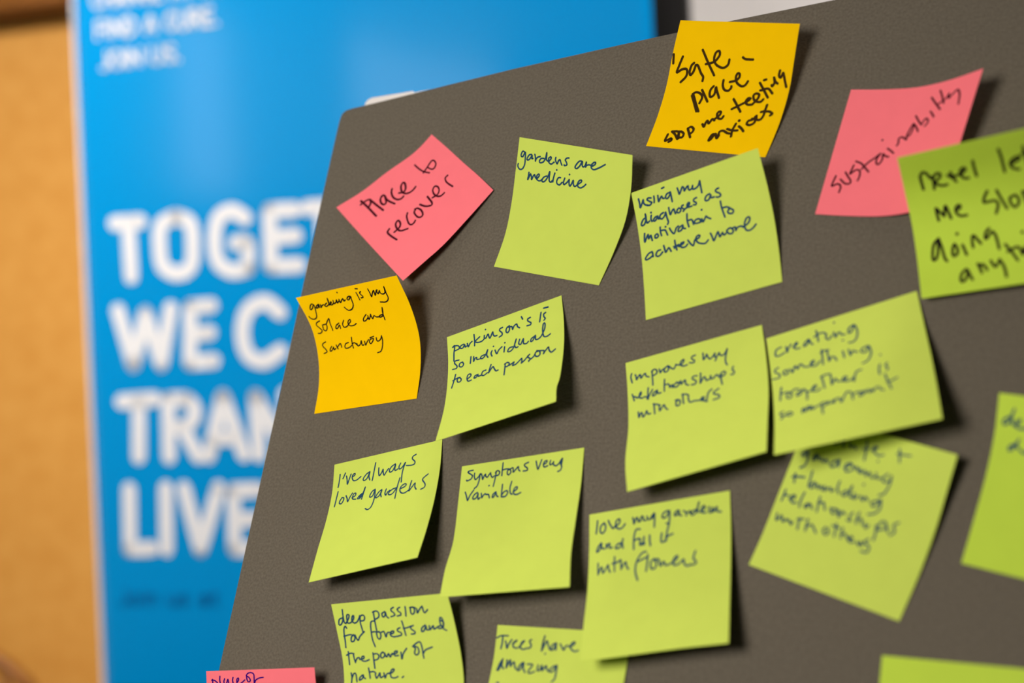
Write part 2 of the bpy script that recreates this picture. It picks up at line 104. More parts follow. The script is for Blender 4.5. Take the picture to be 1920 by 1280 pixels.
  '230,147 252,138 270,121;283,136 297,108;281,99 298,144;322,107 341,139 359,122 379,141;429,65 442,118 454,195;424,129 456,114;477,121 507,100 503,89 484,106 505,132 534,143 560,129;648,66 671,148;641,100 693,94 727,88;72,231 50,253 73,261 83,234 86,233 101,279 97,311 73,326;149,230 132,256 142,270 159,239 176,263;187,244 204,268 220,247 234,266;285,237 257,261 266,281 292,269 300,228 311,270;347,268 376,249 376,232 352,250 366,285 398,272;389,235 413,263 423,244 446,272;450,249 459,274 478,259;481,252 498,282 513,256 535,284 561,272;553,251 570,281 590,271;626,239 603,273 621,291 650,273 652,244 657,294 643,352 614,369;540,178;58,360 72,407;47,381 84,374 125,369;160,329 165,374 170,411;172,408 200,382 206,409 185,415;221,388 232,411 248,393 264,415;270,389 281,412 297,393;308,391 322,409 334,396;352,346 352,382 370,410;414,385 392,405 409,417 429,392 437,354 440,406 462,417;464,390 475,419 491,400;507,397 528,419 536,396 560,412;619,399 585,417 598,436 623,425 634,391 646,441 624,473 588,486;503,332;38,454 38,485 37,519;38,485 66,480;81,499 113,487 106,472 85,487 107,516 135,510;162,446 156,489 162,532;215,499 192,515 204,529 223,503 245,526;267,451 271,487 279,536;266,483 302,476;304,481 324,515;353,498 376,526 396,516 388,496 361,502;406,498 422,538 432,503 454,515;499,494 485,519 500,544 477,543;536,486 532,520 538,552;536,530 561,519 572,550;591,540 601,566 616,546;659,536 670,583 673,621;666,557 683,509 712,514 708,547 673,561;714,519 741,562;783,493 758,515 776,549 757,574;42,599 51,640 68,618 75,604 95,641 111,619 121,629 130,621 152,646 157,627;191,595 195,630 202,664;179,604 218,595;245,589 247,623 253,663;248,641 275,617 299,635 321,659;368,613 358,632 379,656 397,640 381,615;425,577 438,654;402,593 452,599;473,594 472,623 479,655;476,633 496,623 517,646;526,655 548,639 539,630 527,644 541,663 567,657;583,653 602,671 604,648 623,666;645,622 625,643 661,662 663,695 624,699'),
 'passion': (([(73,-330.5,8),(78.4,-345.2,5.2),(83.7,-360,2.9),(86.6,-375.2,1.2),(87.8,-392.6,0.4)],
  [(149.8,-323.9,12),(154.2,-338.6,7.7),(158.5,-353.9,4.2),(161,-368.2,1.7),(160.8,-382.7,0.4)],
  [(73,-330.5,8),(149.8,-323.9,12)],
  [(87.8,-392.6,0.4),(160.8,-382.7,0.4)]),
  '89,55 83,107 82,165 94,177;72,126 43,138 31,178 44,185 68,158 82,113;94,177 127,134 137,106 119,104 110,144 115,176 143,170;143,170 169,143 176,115 163,120 151,159 170,181;170,181 196,168 221,136 231,120 221,176 226,257;223,130 255,116 268,134 256,162 226,165;353,96 351,130 348,170 346,226 346,254;346,101 377,92 396,111 388,145 355,162;449,104 423,119 425,148 444,138 454,110 457,145 471,160;531,75 508,87 507,104 525,122 526,142 493,151;584,79 561,92 563,109 581,127 577,144 547,150;630,78 626,114 619,156;697,90 672,90 668,140 687,142 702,115 697,90;666,90 698,87;707,93 721,106 719,139 742,113 770,88 771,116 779,142 809,119;91,217 83,199 66,221 58,272 55,324 48,381;52,284 96,275 120,274;137,275 114,300 109,333 131,329 146,302 139,279;151,279 167,326 192,294 238,257;346,175 317,178 303,211 297,268 294,329 304,388;321,264 360,269;297,268 321,264;360,267 342,271 341,316 358,328 374,296 366,267;382,274 406,270 413,315 431,283 455,279;451,296 482,287 488,271 467,275 457,307 485,320;547,248 525,257 522,273 549,292 545,308 509,316 486,317;574,194 579,244 583,313;574,255 608,252 644,241;662,237 637,249 639,266 664,289 658,305 630,306;761,242 729,262 720,291 740,287 764,253 764,280 780,282;792,250 791,282 812,262 825,253 824,280 855,266;889,258 864,261 863,277 891,274 909,243 908,199 893,193 884,236 901,280 924,297;894,215 912,232 903,269;62,416 58,472 57,526;41,446 79,431 108,436;102,435 104,475 111,512;112,504 130,476 149,472 152,489;152,489 188,480 191,463 173,467 169,495 197,505 233,493;274,439 272,501 274,569;274,451 304,447 321,464 308,492 275,501;363,439 341,449 338,482 362,478 372,451 358,436;373,445 385,479 406,452 416,481 434,454 451,455;439,460 475,451 483,435 460,439 457,472 488,471;512,447 512,502 530,459 566,418;619,405 638,422 625,459 639,476 662,456 661,418 641,406;619,405 658,380 687,374 695,415 694,463 696,504;699,463 723,438 779,420;65,598 69,638 65,680;69,644 88,605 105,611 112,674;163,620 139,641 135,664 162,648 169,620 173,643 187,652;219,563 224,606 228,651;228,598 263,597 279,614;272,620 282,654 300,632 313,610 317,650 340,640;347,612 356,655 369,625 393,614;392,620 421,610 437,588 424,582 404,609 407,649 435,659 464,649;500,659 512,649'),
 'trees': (([(175.2,-337,0.3),(175.8,-353.6,0.7),(175.1,-370,1.6),(174.9,-385.6,3.1),(174.2,-401.1,5)],
  [(250.6,-338.7,0.3),(250.2,-354.1,0.7),(249.3,-369.6,1.6),(248.3,-384.5,3.1),(247.2,-399.5,5)],
  [(175.2,-337,0.3),(250.6,-338.7,0.3)],
  [(174.2,-401.1,5),(247.2,-399.5,5)]),
  '51,82 52,130 46,179;6,99 38,81 92,78;76,119 85,145 93,173 104,140 125,106;133,138 159,116 163,108 140,130 144,162 170,168;182,164 218,117 221,109 202,126 198,163 220,174 248,164;277,97 262,110 278,138 272,159 252,164;375,63 366,121 362,178;364,174 382,124 395,99 407,130 424,166;370,88 363,133;466,111 439,129 432,166 451,160 466,115 468,164;498,117 514,145 528,162 540,131 559,126;565,137 598,115 604,96 585,104 576,133 591,160 616,167 635,158;392,198;74,255 55,293 44,342 59,333 72,267 75,308 92,329;108,261 110,294 111,322 124,281 133,260 142,308 151,287 165,274 174,302 187,326;231,275 211,300 201,334 221,328 240,274 243,315 262,347;270,285 303,283 309,295 288,333 296,353 334,338;353,288 352,325 368,328 381,287;382,291 389,327 401,306 414,289 422,313 442,332;478,285 450,311 450,332 473,327 493,280 497,325 496,382 477,408;61,436 78,437'),
 'placeof': (([(-8.2,-369.7,6),(-5.3,-384.5,3.9),(-2.3,-399.2,2.2),(1.4,-413.7,1),(6.2,-428.4,0.4)],
  [(72.5,-365.1,12),(74,-378.6,7.7),(76.1,-392.3,4.2),(78.8,-406,1.7),(82.8,-419.6,0.4)],
  [(-8.2,-369.7,6),(72.5,-365.1,12)],
  [(6.2,-428.4,0.4),(82.8,-419.6,0.4)]),
  '52,85 59,76 60,109 61,133;53,83 78,86 106,108;131,50 128,81 132,114;175,74 167,98 170,116;192,117 206,81 213,117;256,65 250,91 255,119;290,114 307,90 305,72 291,84 290,120;326,121 347,107 365,91;384,55 385,81 393,106 409,109 417,94 405,70 390,60;382,51 397,33 426,27 450,41 453,74 451,126;455,120 468,96 500,79 537,74'),
 'desc': (([(422.3,-229.2,9),(419.8,-246.8,5.8),(416,-263.9,3.2),(411.1,-281.9,1.3),(405.3,-303.5,0.4)],
  [(485.7,-243.3,14),(483.1,-262.1,9),(479.7,-281,4.9),(475.2,-300.1,1.9),(469.6,-319.7,0.4)],
  [(422.3,-229.2,9),(485.7,-243.3,14)],
  [(405.3,-303.5,0.4),(469.6,-319.7,0.4)]),
  '86,135 49,162 55,185 87,169 102,124 114,86;102,124 107,169 133,186;125,181 159,155 158,144 139,158 143,191 177,195 210,187;146,294 113,315 114,337 138,320 168,263;158,286 158,304 170,315;185,324 214,338 232,328'),
 'corner': (([(373.5,-345.2,4),(372.1,-362.4,2.7),(370.4,-380.9,1.6),(368.5,-399.2,0.8),(366.5,-417.3,0.4)],
  [(445.6,-349.1,5),(443.9,-365.6,3.3),(441.9,-382.9,1.9),(439.7,-399.4,0.9),(437.3,-416,0.4)],
  [(373.5,-345.2,4),(445.6,-349.1,5)],
  [(366.5,-417.3,0.4),(437.3,-416,0.4)]),
  ''),
}
BANNER_STROKES = '50,1496 91,1496;72,1496 73,1418;149,1499 125,1489 121,1460 125,1430 147,1418 169,1427 174,1457 171,1488 149,1499;257,1490 237,1501 215,1491 208,1459 213,1430 233,1417 258,1419;258,1419 258,1419;258,1419 259,1454 241,1456;333,1496 295,1497;295,1497 294,1420;294,1420 336,1419;296,1460 333,1460;353,1497 397,1497;375,1497 375,1422;423,1497 423,1423;472,1497 472,1423;423,1459 472,1459;537,1496 503,1496;503,1496 504,1423;504,1423 538,1424;504,1460 535,1460;564,1423 564,1495;564,1495 586,1494;586,1494 604,1482 602,1469 585,1461;585,1461 564,1460;585,1460 608,1422;49,1370 70,1292;70,1292 93,1364;93,1364 115,1291;115,1291 134,1369;198,1370 165,1369;165,1369 161,1291;161,1291 198,1292;163,1331 194,1332;304,1355 282,1371 255,1360 245,1330 252,1299 276,1288 302,1301;329,1287 359,1365;359,1365 386,1289;339,1313 377,1314;412,1290 412,1366;412,1366 455,1292;455,1292 457,1368;48,1239 102,1241;76,1239 72,1159;121,1158 123,1239;123,1239 152,1239;152,1239 165,1227 162,1210 146,1200;146,1200 123,1199;144,1200 167,1158;184,1158 210,1241;210,1241 239,1159;193,1182 229,1183;262,1158 261,1239;261,1239 306,1159;306,1159 307,1241;365,1231 340,1235 330,1219 354,1200 360,1178 343,1161 323,1169;423,1237 387,1237;387,1237 387,1161;387,1200 414,1201;465,1236 443,1225 440,1196 444,1169 465,1159 487,1171 490,1201 486,1227 465,1236;517,1159 518,1236;518,1236 545,1236;545,1236 557,1225 554,1209 540,1198;540,1198 517,1197;540,1198 559,1160;589,1159 595,1235;595,1235 617,1178;617,1178 645,1235;645,1235 645,1160;54,1112 51,1026;51,1026 87,1027;113,1113 110,1026;142,1112 164,1026;164,1026 197,1112;259,1109 220,1108;220,1108 218,1026;218,1026 257,1027;220,1067 254,1068;329,1105 304,1110 288,1095 309,1071 325,1054 315,1031 285,1029'
BOARD_X = (0.85933, -0.51034, 0.03327)
BOARD_Y = (0.17373, 0.35247, 0.91956)
BOARD_N = (-0.48102, -0.78442, 0.39155)
BOARD_O = (-0.10564, 0.92915, 1.46090)
BANNER_O = (-0.61186, 2.06600, 0.00000)

# ------------------------------------------------------------------ materials
def mat(name, col, rough=.7, spec=.3, noise=0, nscale=200, bump=0, trans=0, metal=0, coat=0, tcol=None, sheen=0):
    m = bpy.data.materials.new(name); m.use_nodes = True
    nt = m.node_tree; b = nt.nodes['Principled BSDF']
    b.inputs['Base Color'].default_value = (*col, 1); b.inputs['Roughness'].default_value = rough
    b.inputs['Specular IOR Level'].default_value = spec; b.inputs['Metallic'].default_value = metal
    b.inputs['Coat Weight'].default_value = coat
    if noise or bump:
        tc = nt.nodes.new('ShaderNodeTexCoord'); n = nt.nodes.new('ShaderNodeTexNoise')
        n.inputs['Scale'].default_value = nscale; n.inputs['Detail'].default_value = 4
        nt.links.new(tc.outputs['Object'], n.inputs['Vector'])
        if noise:
            r = nt.nodes.new('ShaderNodeMapRange')
            r.inputs['From Min'].default_value = .25; r.inputs['From Max'].default_value = .75
            r.inputs['To Min'].default_value = 1 - noise; r.inputs['To Max'].default_value = 1 + noise
            nt.links.new(n.outputs['Fac'], r.inputs['Value'])
            mx = nt.nodes.new('ShaderNodeVectorMath'); mx.operation = 'SCALE'; mx.inputs[0].default_value = col
            nt.links.new(r.outputs['Result'], mx.inputs['Scale']); nt.links.new(mx.outputs['Vector'], b.inputs['Base Color'])
        if bump:
            bp = nt.nodes.new('ShaderNodeBump'); bp.inputs['Strength'].default_value = bump; bp.inputs['Distance'].default_value = .0004
            nt.links.new(n.outputs['Fac'], bp.inputs['Height']); nt.links.new(bp.outputs['Normal'], b.inputs['Normal'])
    if trans:
        out = nt.nodes['Material Output']; t = nt.nodes.new('ShaderNodeBsdfTranslucent'); t.inputs['Color'].default_value = (*(tcol or col), 1)
        ms = nt.nodes.new('ShaderNodeMixShader'); ms.inputs['Fac'].default_value = trans
        nt.links.new(b.outputs[0], ms.inputs[1]); nt.links.new(t.outputs[0], ms.inputs[2]); nt.links.new(ms.outputs[0], out.inputs['Surface'])
    if sheen:
        b.inputs['Sheen Weight'].default_value = sheen; b.inputs['Sheen Roughness'].default_value = .35
    return m

def wood_mat(name, c1, c2, scale=3.0, rough=.45):
    m = bpy.data.materials.new(name); m.use_nodes = True; nt = m.node_tree; b = nt.nodes['Principled BSDF']
    tc = nt.nodes.new('ShaderNodeTexCoord'); mp = nt.nodes.new('ShaderNodeMapping'); mp.inputs['Scale'].default_value = (9, 9, .6)
    n = nt.nodes.new('ShaderNodeTexNoise'); n.inputs['Scale'].default_value = scale; n.inputs['Detail'].default_value = 6
    r = nt.nodes.new('ShaderNodeValToRGB'); r.color_ramp.elements[0].color = (*c1, 1); r.color_ramp.elements[1].color = (*c2, 1)
    r.color_ramp.elements[0].position = .3; r.color_ramp.elements[1].position = .7
    nt.links.new(tc.outputs['Object'], mp.inputs['Vector']); nt.links.new(mp.outputs['Vector'], n.inputs['Vector'])
    nt.links.new(n.outputs['Fac'], r.inputs['Fac']); nt.links.new(r.outputs['Color'], b.inputs['Base Color'])
    b.inputs['Roughness'].default_value = rough; b.inputs['Specular IOR Level'].default_value = .25
    return m

M = {
 'lime': mat('lime_paper', (.635, .735, .11), .75, .1, noise=.02, nscale=90, trans=.12, tcol=(.30, .68, .0)),
 'lime_deep': mat('deep_lime_paper', (.57, .735, .065), .75, .1, noise=.02, nscale=90, trans=.12, tcol=(.26, .66, .0)),
 'yellow': mat('yellow_paper', (.95, .55, .0), .75, .03, noise=.02, nscale=90, trans=.06),
 'pink': mat('pink_paper', (.98, .185, .21), .75, .1, noise=.02, nscale=90, trans=.06),
 'ink_blue': mat('navy_ink', (.020, .062, .115), .75, .04),
 'ink_black': mat('black_ink', (.012, .008, .006), .75, .04),
 'ink_brown': mat('dark_marker_ink', (.045, .022, .004), .75, .04),
 'ink_maroon': mat('black_ink_on_pink', (.055, .004, .010), .75, .04),
 'ink_purple': mat('purple_ink', (.035, .0, .16), .75, .04),
 'felt': mat('grey_felt', (.126, .104, .075), .95, .05, noise=.22, nscale=700, bump=.6, sheen=1.0),
 'felt_edge': mat('board_edge', (.24, .20, .18), .7, .2),
 'white_plastic': mat('white_plastic', (.80, .74, .69), .4, .4),
 'alu': mat('brushed_aluminium', (.55, .55, .56), .35, .5, metal=1),
 'black_metal': mat('black_metal', (.012, .010, .009), .6, .15),
 'blue': mat('blue_vinyl', (.0, .226, .56), .12, .5),
 'white_print': mat('white_print', (.66, .66, .70), .6, .1),
 'navy_print': mat('navy_print', (.0, .10, .32), .4, .4),
 'wall': mat('painted_plaster', (.68, .635, .625), .85, .2, noise=.02, nscale=30),
 'wood': wood_mat('oak_veneer', (.60, .275, .054), (.67, .33, .075)),
 'dark_wood': wood_mat('stained_beech', (.20, .07, .008), (.26, .095, .015)),
 'carpet': mat('grey_carpet', (.10, .095, .09), .95, .1, noise=.25, nscale=400),
 'ceiling': mat('ceiling_tile', (.70, .69, .67), .9, .1, noise=.04, nscale=60),
}
panel_glow = bpy.data.materials.new('added_panel_glow'); panel_glow.use_nodes = True  # glow for the added ceiling panels
panel_glow.node_tree.nodes['Principled BSDF'].inputs['Emission Color'].default_value = (1, .93, .84, 1)
panel_glow.node_tree.nodes['Principled BSDF'].inputs['Emission Strength'].default_value = 1.5
M['panel_glow'] = panel_glow
pane_mat = bpy.data.materials.new('added_pane_glow'); pane_mat.use_nodes = True  # glow of the added side panes, mirrored in the banner vinyl
pane_mat.node_tree.nodes['Principled BSDF'].inputs['Emission Color'].default_value = (.86, .93, 1, 1)
pane_mat.node_tree.nodes['Principled BSDF'].inputs['Emission Strength'].default_value = 2.3
M['pane_glow'] = pane_mat

# ------------------------------------------------------------------ mesh helpers
def obj(name, verts, faces, m, parent=None, mw=None, smooth=False):
    me = bpy.data.meshes.new(name); me.from_pydata([tuple(v) for v in verts], [], faces); me.update()
    if smooth:
        for p in me.polygons: p.use_smooth = True
    me.materials.append(m)
    o = bpy.data.objects.new(name, me); COL.objects.link(o)
    if parent: o.parent = parent
    if mw is not None: o.matrix_world = mw
    return o
def bm_obj(name, bm, m, parent=None, mw=None, smooth=False):
    me = bpy.data.meshes.new(name); bm.normal_update(); bm.to_mesh(me); bm.free()
    if smooth:
        for p in me.polygons: p.use_smooth = True
    me.materials.append(m)
    o = bpy.data.objects.new(name, me); COL.objects.link(o)
    if parent: o.parent = parent
    if mw is not None: o.matrix_world = mw
    return o
def empty(name, mw):
    o = bpy.data.objects.new(name, None); COL.objects.link(o); o.empty_display_size = .05; o.matrix_world = mw; return o
def tag(o, label, cat, group=None):
    o['label'] = label; o['category'] = cat
    if group: o['group'] = group
def struct(o): o['kind'] = 'structure'; return o
def box(bm, lo, hi, bev=0):
    r = bmesh.ops.create_cube(bm, size=1); vs = r['verts']
    for v in vs: v.co = Vector([lo[i] + (v.co[i] + .5) * (hi[i] - lo[i]) for i in range(3)])
    if bev:
        es = list({e for v in vs for e in v.link_edges}); bmesh.ops.bevel(bm, geom=es, offset=bev, segments=2, affect='EDGES')
def tube(bm, path, rad, n=10):
    path = [Vector(p) for p in path]; rings = []
    if not isinstance(rad, (list, tuple)): rad = [rad] * len(path)
    for i, p in enumerate(path):
        d = (path[min(i + 1, len(path) - 1)] - path[max(i - 1, 0)]).normalized()
        a = d.orthogonal().normalized() if i == 0 else (A - d * A.dot(d)).normalized()
        A = a; b = d.cross(a)
        rings.append([bm.verts.new(p + rad[i] * (math.cos(k * 2 * math.pi / n) * a + math.sin(k * 2 * math.pi / n) * b)) for k in range(n)])
    for i in range(len(rings) - 1):
        for k in range(n): bm.faces.new((rings[i][k], rings[i][(k + 1) % n], rings[i + 1][(k + 1) % n], rings[i + 1][k]))
    bm.faces.new(rings[0][::-1]); bm.faces.new(rings[-1])
def prism(bm, outline, z0, z1):
    a = [bm.verts.new((x, y, z1)) for x, y in outline]; b = [bm.verts.new((x, y, z0)) for x, y in outline]
    bm.faces.new(a); bm.faces.new(b[::-1]); n = len(a)
    for i in range(n): bm.faces.new((a[i], b[i], b[(i + 1) % n], a[(i + 1) % n]))
def frame(o, x, y, z):
    return Matrix(((x[0], y[0], z[0], o[0]), (x[1], y[1], z[1], o[1]), (x[2], y[2], z[2], o[2]), (0, 0, 0, 1)))

def cr_curve(P, t):
    P = np.asarray(P, float); n = len(P); t = np.clip(np.asarray(t, float), -.3, 1.3) * (n - 1)
    if n == 2: return P[0] + (P[1] - P[0]) * t[..., None]
    i = np.clip(np.floor(t).astype(int), 0, n - 2); x = (t - i)[..., None]
    Q = np.vstack([2 * P[0] - P[1], P, 2 * P[-1] - P[-2]])
    a, b, c, e = Q[i], Q[i + 1], Q[i + 2], Q[i + 3]
    return .5 * (2 * b + (c - a) * x + (2 * a - 5 * b + 4 * c - e) * x * x + (-a + 3 * b - 3 * c + e) * x ** 3)
def patch(c, u, v):
    L, R, T, B = [np.asarray(q, float) for q in c]; u = np.asarray(u, float); v = np.asarray(v, float); U = u[..., None]; V = v[..., None]
    return ((1 - V) * cr_curve(T, u) + V * cr_curve(B, u) + (1 - U) * cr_curve(L, v) + U * cr_curve(R, v)
            - ((1 - U) * (1 - V) * L[0] + U * (1 - V) * R[0] + (1 - U) * V * L[-1] + U * V * R[-1]))

def spline(P, step):
    """rounded pen path through the points, sampled evenly enough for a ribbon"""
    P = np.asarray(P, float)
    if len(P) == 1: return P
    out = []
    Q = np.vstack([2 * P[0] - P[1], P, 2 * P[-1] - P[-2]])
    for i in range(len(P) - 1):
        a, b, c, e = Q[i:i + 4]; k = max(2, int(np.linalg.norm(c - b) / step))
        x = np.arange(k)[:, None] / k
        out.append(.5 * (2 * b + (c - a) * x + (2 * a - 5 * b + 4 * c - e) * x * x + (-a + 3 * b - 3 * c + e) * x ** 3))
    out.append(P[-1:]); return np.vstack(out)
def ribbon(strokes, width, step):
    """pen strokes -> flat 2D vertices and faces (round ends, round turns)"""
    V = []; F = []
    def disc(p, r, n=10):
        k = len(V); V.extend((p[0] + r * math.cos(2 * math.pi * j / n), p[1] + r * math.sin(2 * math.pi * j / n)) for j in range(n)); F.append(tuple(range(k, k + n)))
    for st in strokes:
        p = spline(st, step)
        if len(p) == 1: disc(p[0], width * .62); continue
        w = width / 2
        d = np.gradient(p, axis=0); d /= np.maximum(np.linalg.norm(d, axis=1), 1e-9)[:, None]; nr = np.stack([-d[:, 1], d[:, 0]], 1)
        k = len(V)
        for q, m_ in zip(p, nr): V.append((q[0] + m_[0] * w, q[1] + m_[1] * w)); V.append((q[0] - m_[0] * w, q[1] - m_[1] * w))
        for i in range(len(p) - 1): F.append((k + 2 * i, k + 2 * i + 1, k + 2 * i + 3, k + 2 * i + 2))
        disc(p[0], w); disc(p[-1], w)
        for i in range(1, len(p) - 1):
            if d[i - 1] @ d[i + 1] < .75: disc(p[i], w)
    return np.array(V), F
def parse(s): return [[tuple(map(float, q.split(','))) for q in st.split()] for st in s.split(';') if st.strip()]

# ------------------------------------------------------------------ room
BD = Vector((math.cos(math.radians(16.7)), -math.sin(math.radians(16.7)), 0)); BN = Vector((-math.sin(math.radians(16.7)), -math.cos(math.radians(16.7)), 0))
BAN = frame(BANNER_O, BD, (0, 0, 1), BN)              # banner frame: x along, y up, z towards the room
def banner_box(name, lo, hi, m, bev=0, kind=True, parent=None):
    bm = bmesh.new(); box(bm, lo, hi, bev); o = bm_obj(name, bm, m, parent, BAN); 
    if kind: struct(o)
    return o
bm = bmesh.new(); box(bm, (-4, -4, -.1), (4, 5, 0)); struct(bm_obj('floor', bm, M['carpet']))
bm = bmesh.new(); box(bm, (-4, -4, 3.0), (4, 5, 3.1)); struct(bm_obj('ceiling', bm, M['ceiling']))
banner_box('wall_back', (-2.6, 0, -.80), (.55, 3.0, -.70), M['wood'])
banner_box('wall_right', (.55, 0, -.80), (3.4, 3.0, -.70), M['wall'])
banner_box('trim_1', (-2.6, 2.005, -.70), (.55, 2.14, -.64), M['dark_wood'], .006)
banner_box('baseboard_back', (-2.6, 0, -.70), (3.4, .09, -.685), M['dark_wood'], .003)

# side wall with added, unseen glowing panes that make the banner's sheen bands
def wall_with_added_panes(x, y0, y1, z1, panes):
    bm = bmesh.new(); ys = y0
    for a, b, lo, hi in sorted(panes):
        box(bm, (x - .12, ys, 0), (x, a, z1)); box(bm, (x - .12, a, 0), (x, b, lo)); box(bm, (x - .12, a, hi), (x, b, z1)); ys = b
    box(bm, (x - .12, ys, 0), (x, y1, z1)); struct(bm_obj('wall_left', bm, M['wall']))
    for k, (a, b, lo, hi) in enumerate(panes):
        bm = bmesh.new(); box(bm, (x - .075, a + .03, lo + .03), (x - .065, b - .03, hi - .03))
        w = struct(bm_obj('window_%d' % (k + 1), bm, M['pane_glow']))
        bm = bmesh.new()
        for q0, q1 in (((a, lo), (b, lo + .035)), ((a, hi - .035), (b, hi)), ((a, lo), (a + .035, hi)), ((b - .035, lo), (b, hi))): box(bm, (x - .10, q0[0], q0[1]), (x - .03, q1[0], q1[1]))
        bm_obj('window_frame', bm, M['white_plastic'], w)
wall_with_added_panes(-3.6, -4, 4, 3.0, [(-1.52, -.98, 2.0, 2.92), (-3.65, -2.05, 2.05, 2.95)])

# added, unseen panels overhead, going with the fill on banner and wood
def added_ceiling_panel(loc, rz, label):
    r = empty('added_ceiling_light', Matrix.Translation(loc) @ Matrix.Rotation(rz, 4, 'Z'))
    tag(r, label, 'light', 'added unseen ceiling panels')
    bm = bmesh.new()
    for lo, hi in (((-.6, -.3, -.03), (.6, -.27, 0)), ((-.6, .27, -.03), (.6, .3, 0)), ((-.6, -.27, -.03), (-.57, .27, 0)), ((.57, -.27, -.03), (.6, .27, 0))): box(bm, lo, hi)
    bm_obj('frame', bm, M['white_plastic'], r)
    bm = bmesh.new(); box(bm, (-.57, -.27, -.012), (.57, .27, -.004)); bm_obj('diffuser', bm, M['panel_glow'], r)
added_ceiling_panel((.75, 1.2, 3.0), 0, 'added flat ceiling light panel, out of view, brightening the blue banner')
added_ceiling_panel((-1.3, 1.2, 3.0), 0, 'added flat ceiling light panel, out of view, brightening the wooden wall')

# ------------------------------------------------------------------ pull-up banner
def wave(x, y): return .0005 * math.sin(x * 13 + 1.0 + .5 * math.sin(y * 2.1)) + .0002 * math.sin(x * 27 + y * 1.3)
ban = empty('pull_up_banner', BAN); tag(ban, 'tall blue pull-up banner with big white capitals, partly hidden by the grey board', 'banner')
nx, ny = 60, 60; W_, Z0, Z1 = .846, .07, 2.03
V = []; F = []
for j in range(ny + 1):
    for i in range(nx + 1):
        x = W_ * i / nx; y = Z0 + (Z1 - Z0) * j / ny; V.append((x, y, wave(x, y)))
for j in range(ny):
    for i in range(nx): a = j * (nx + 1) + i; F.append((a, a + 1, a + nx + 2, a + nx + 1))
sheet = obj('printed_sheet', V, F, M['blue'], ban, BAN, True)
sm = sheet.modifiers.new('thickness', 'SOLIDIFY'); sm.thickness = .0006; sm.offset = -1
def on_sheet(name, strokes, width, step, m):
    P, Fc = ribbon(strokes, width, step)
    return obj(name, [(x, y, wave(x, y) + .0009) for x, y in P], Fc, m, sheet, BAN)
on_sheet('headline_lettering', [[(x / 1000, y / 1000) for x, y in st] for st in parse(BANNER_STROKES)], .0215, .006, M['white_print'])
GL = {'A': ('0,0 2,6 4,0;.8,2 3.2,2', 4), 'C': ('3.7,5 2.3,6 .6,5 0,3 .6,1 2.3,0 3.7,1', 3.7), 'D': ('0,0 0,0.1;0,0 0,6;0,6 2,6 3.8,4.5 4,3 3.8,1.5 2,0 0,0', 4), 'E': ('0,0 0,6;0,6 3.2,6;0,3 2.8,3;0,0 3.2,0', 3.2),
 'F': ('0,0 0,6;0,6 3.2,6;0,3 2.8,3', 3.2), 'G': ('3.8,5 2.4,6 .6,5 0,3 .6,1 2.4,0 3.8,.8 3.9,2.6;3.9,2.7 2.4,2.7', 4), 'H': ('0,0 0,6;4,0 4,6;0,3 4,3', 4), 'I': ('.3,0 .3,6', .6), 'J': ('2.4,6 2.4,1.2 1.4,0 0,.4', 2.4),
 'N': ('0,0 0,6;0,6 4,0;4,0 4,6', 4), 'O': ('2.1,6 .5,5 0,3 .5,1 2.1,0 3.7,1 4.2,3 3.7,5 2.1,6', 4.2), 'R': ('0,0 0,6;0,6 2.4,6 3.5,4.6 2.4,3.1 0,3;2,3 3.7,0', 3.7), 'S': ('3.3,5.2 1.8,6 .3,5 .6,3.7 3,2.6 3.4,1 1.8,0 .1,.8', 3.4),
 'T': ('0,6 4,6;2,6 2,0', 4), 'U': ('0,6 0,1.6 1,.1 2.8,.1 3.9,1.6 3.9,6', 3.9), '.': ('.3,.2', .6), 'o': ('1.6,4 .3,3.2 .3,.8 1.6,0 2.9,.8 2.9,3.2 1.6,4', 3.2), 'i': ('.3,0 .3,4;.3,5.6', .6), 'n': ('0,0 0,4;0,2.6 1.4,4 2.7,3 2.7,0', 2.8),
 'u': ('0,4 0,1 1.2,0 2.7,1.4;2.7,4 2.7,0', 2.8), 's': ('2.4,3.4 1.2,4 .1,3 2.3,1.2 1.2,0 0,.6', 2.4), 'a': ('.3,3.3 1.4,4 2.6,3 2.6,0;2.6,2.2 .8,2.2 .2,1 1,0 2.6,1', 2.7), 't': ('1,5.4 1,.8 2.2,.1;0,4 2.2,4', 2.2), ' ': ('', 1.6)}
def small_line(text, x0, x1, y0, y1, cap):
    out = []; w = sum(GL[c][1] + 1.3 for c in text) - 1.3; k = (x1 - x0) / w; x = 0
    for c in text:
        for st in parse(GL[c][0]): out.append([(x0 + (x + px) * k, y0 + (y1 - y0) * (x + px) / w + py * cap / 6) for px, py in st])
        x += GL[c][1] + 1.3
    return out
on_sheet('strapline_lettering', small_line('CHANGE ATTITUDES.', .030, .325, 1.808, 1.808, .024) + small_line('FIND A CURE.', .035, .228, 1.764, 1.764, .024) + small_line('JOIN US.', .040, .166, 1.719, 1.719, .024), .0044, .003, M['white_print'])
on_sheet('footer_lettering', small_line('Join us at', .030, .188, .946, .946, .022), .0036, .003, M['navy_print'])
def banner_part(name, lo, hi, m, bev=0):
    bm = bmesh.new(); box(bm, lo, hi, bev); return bm_obj(name, bm, m, ban, BAN)
banner_part('side_hem', (-.0045, Z0, -.004), (.0, Z1, .004), M['white_print'], .001)
banner_part('top_rail', (-.005, 2.02, -.012), (.851, 2.055, .012), M['alu'], .004)
banner_part('base_cassette', (-.02, .015, -.06), (.866, .085, .06), M['alu'], .018)
banner_part('foot', (.08, 0, -.17), (.14, .018, .17), M['alu'], .005); banner_part('foot', (.70, 0, -.17), (.76, .018, .17), M['alu'], .005)
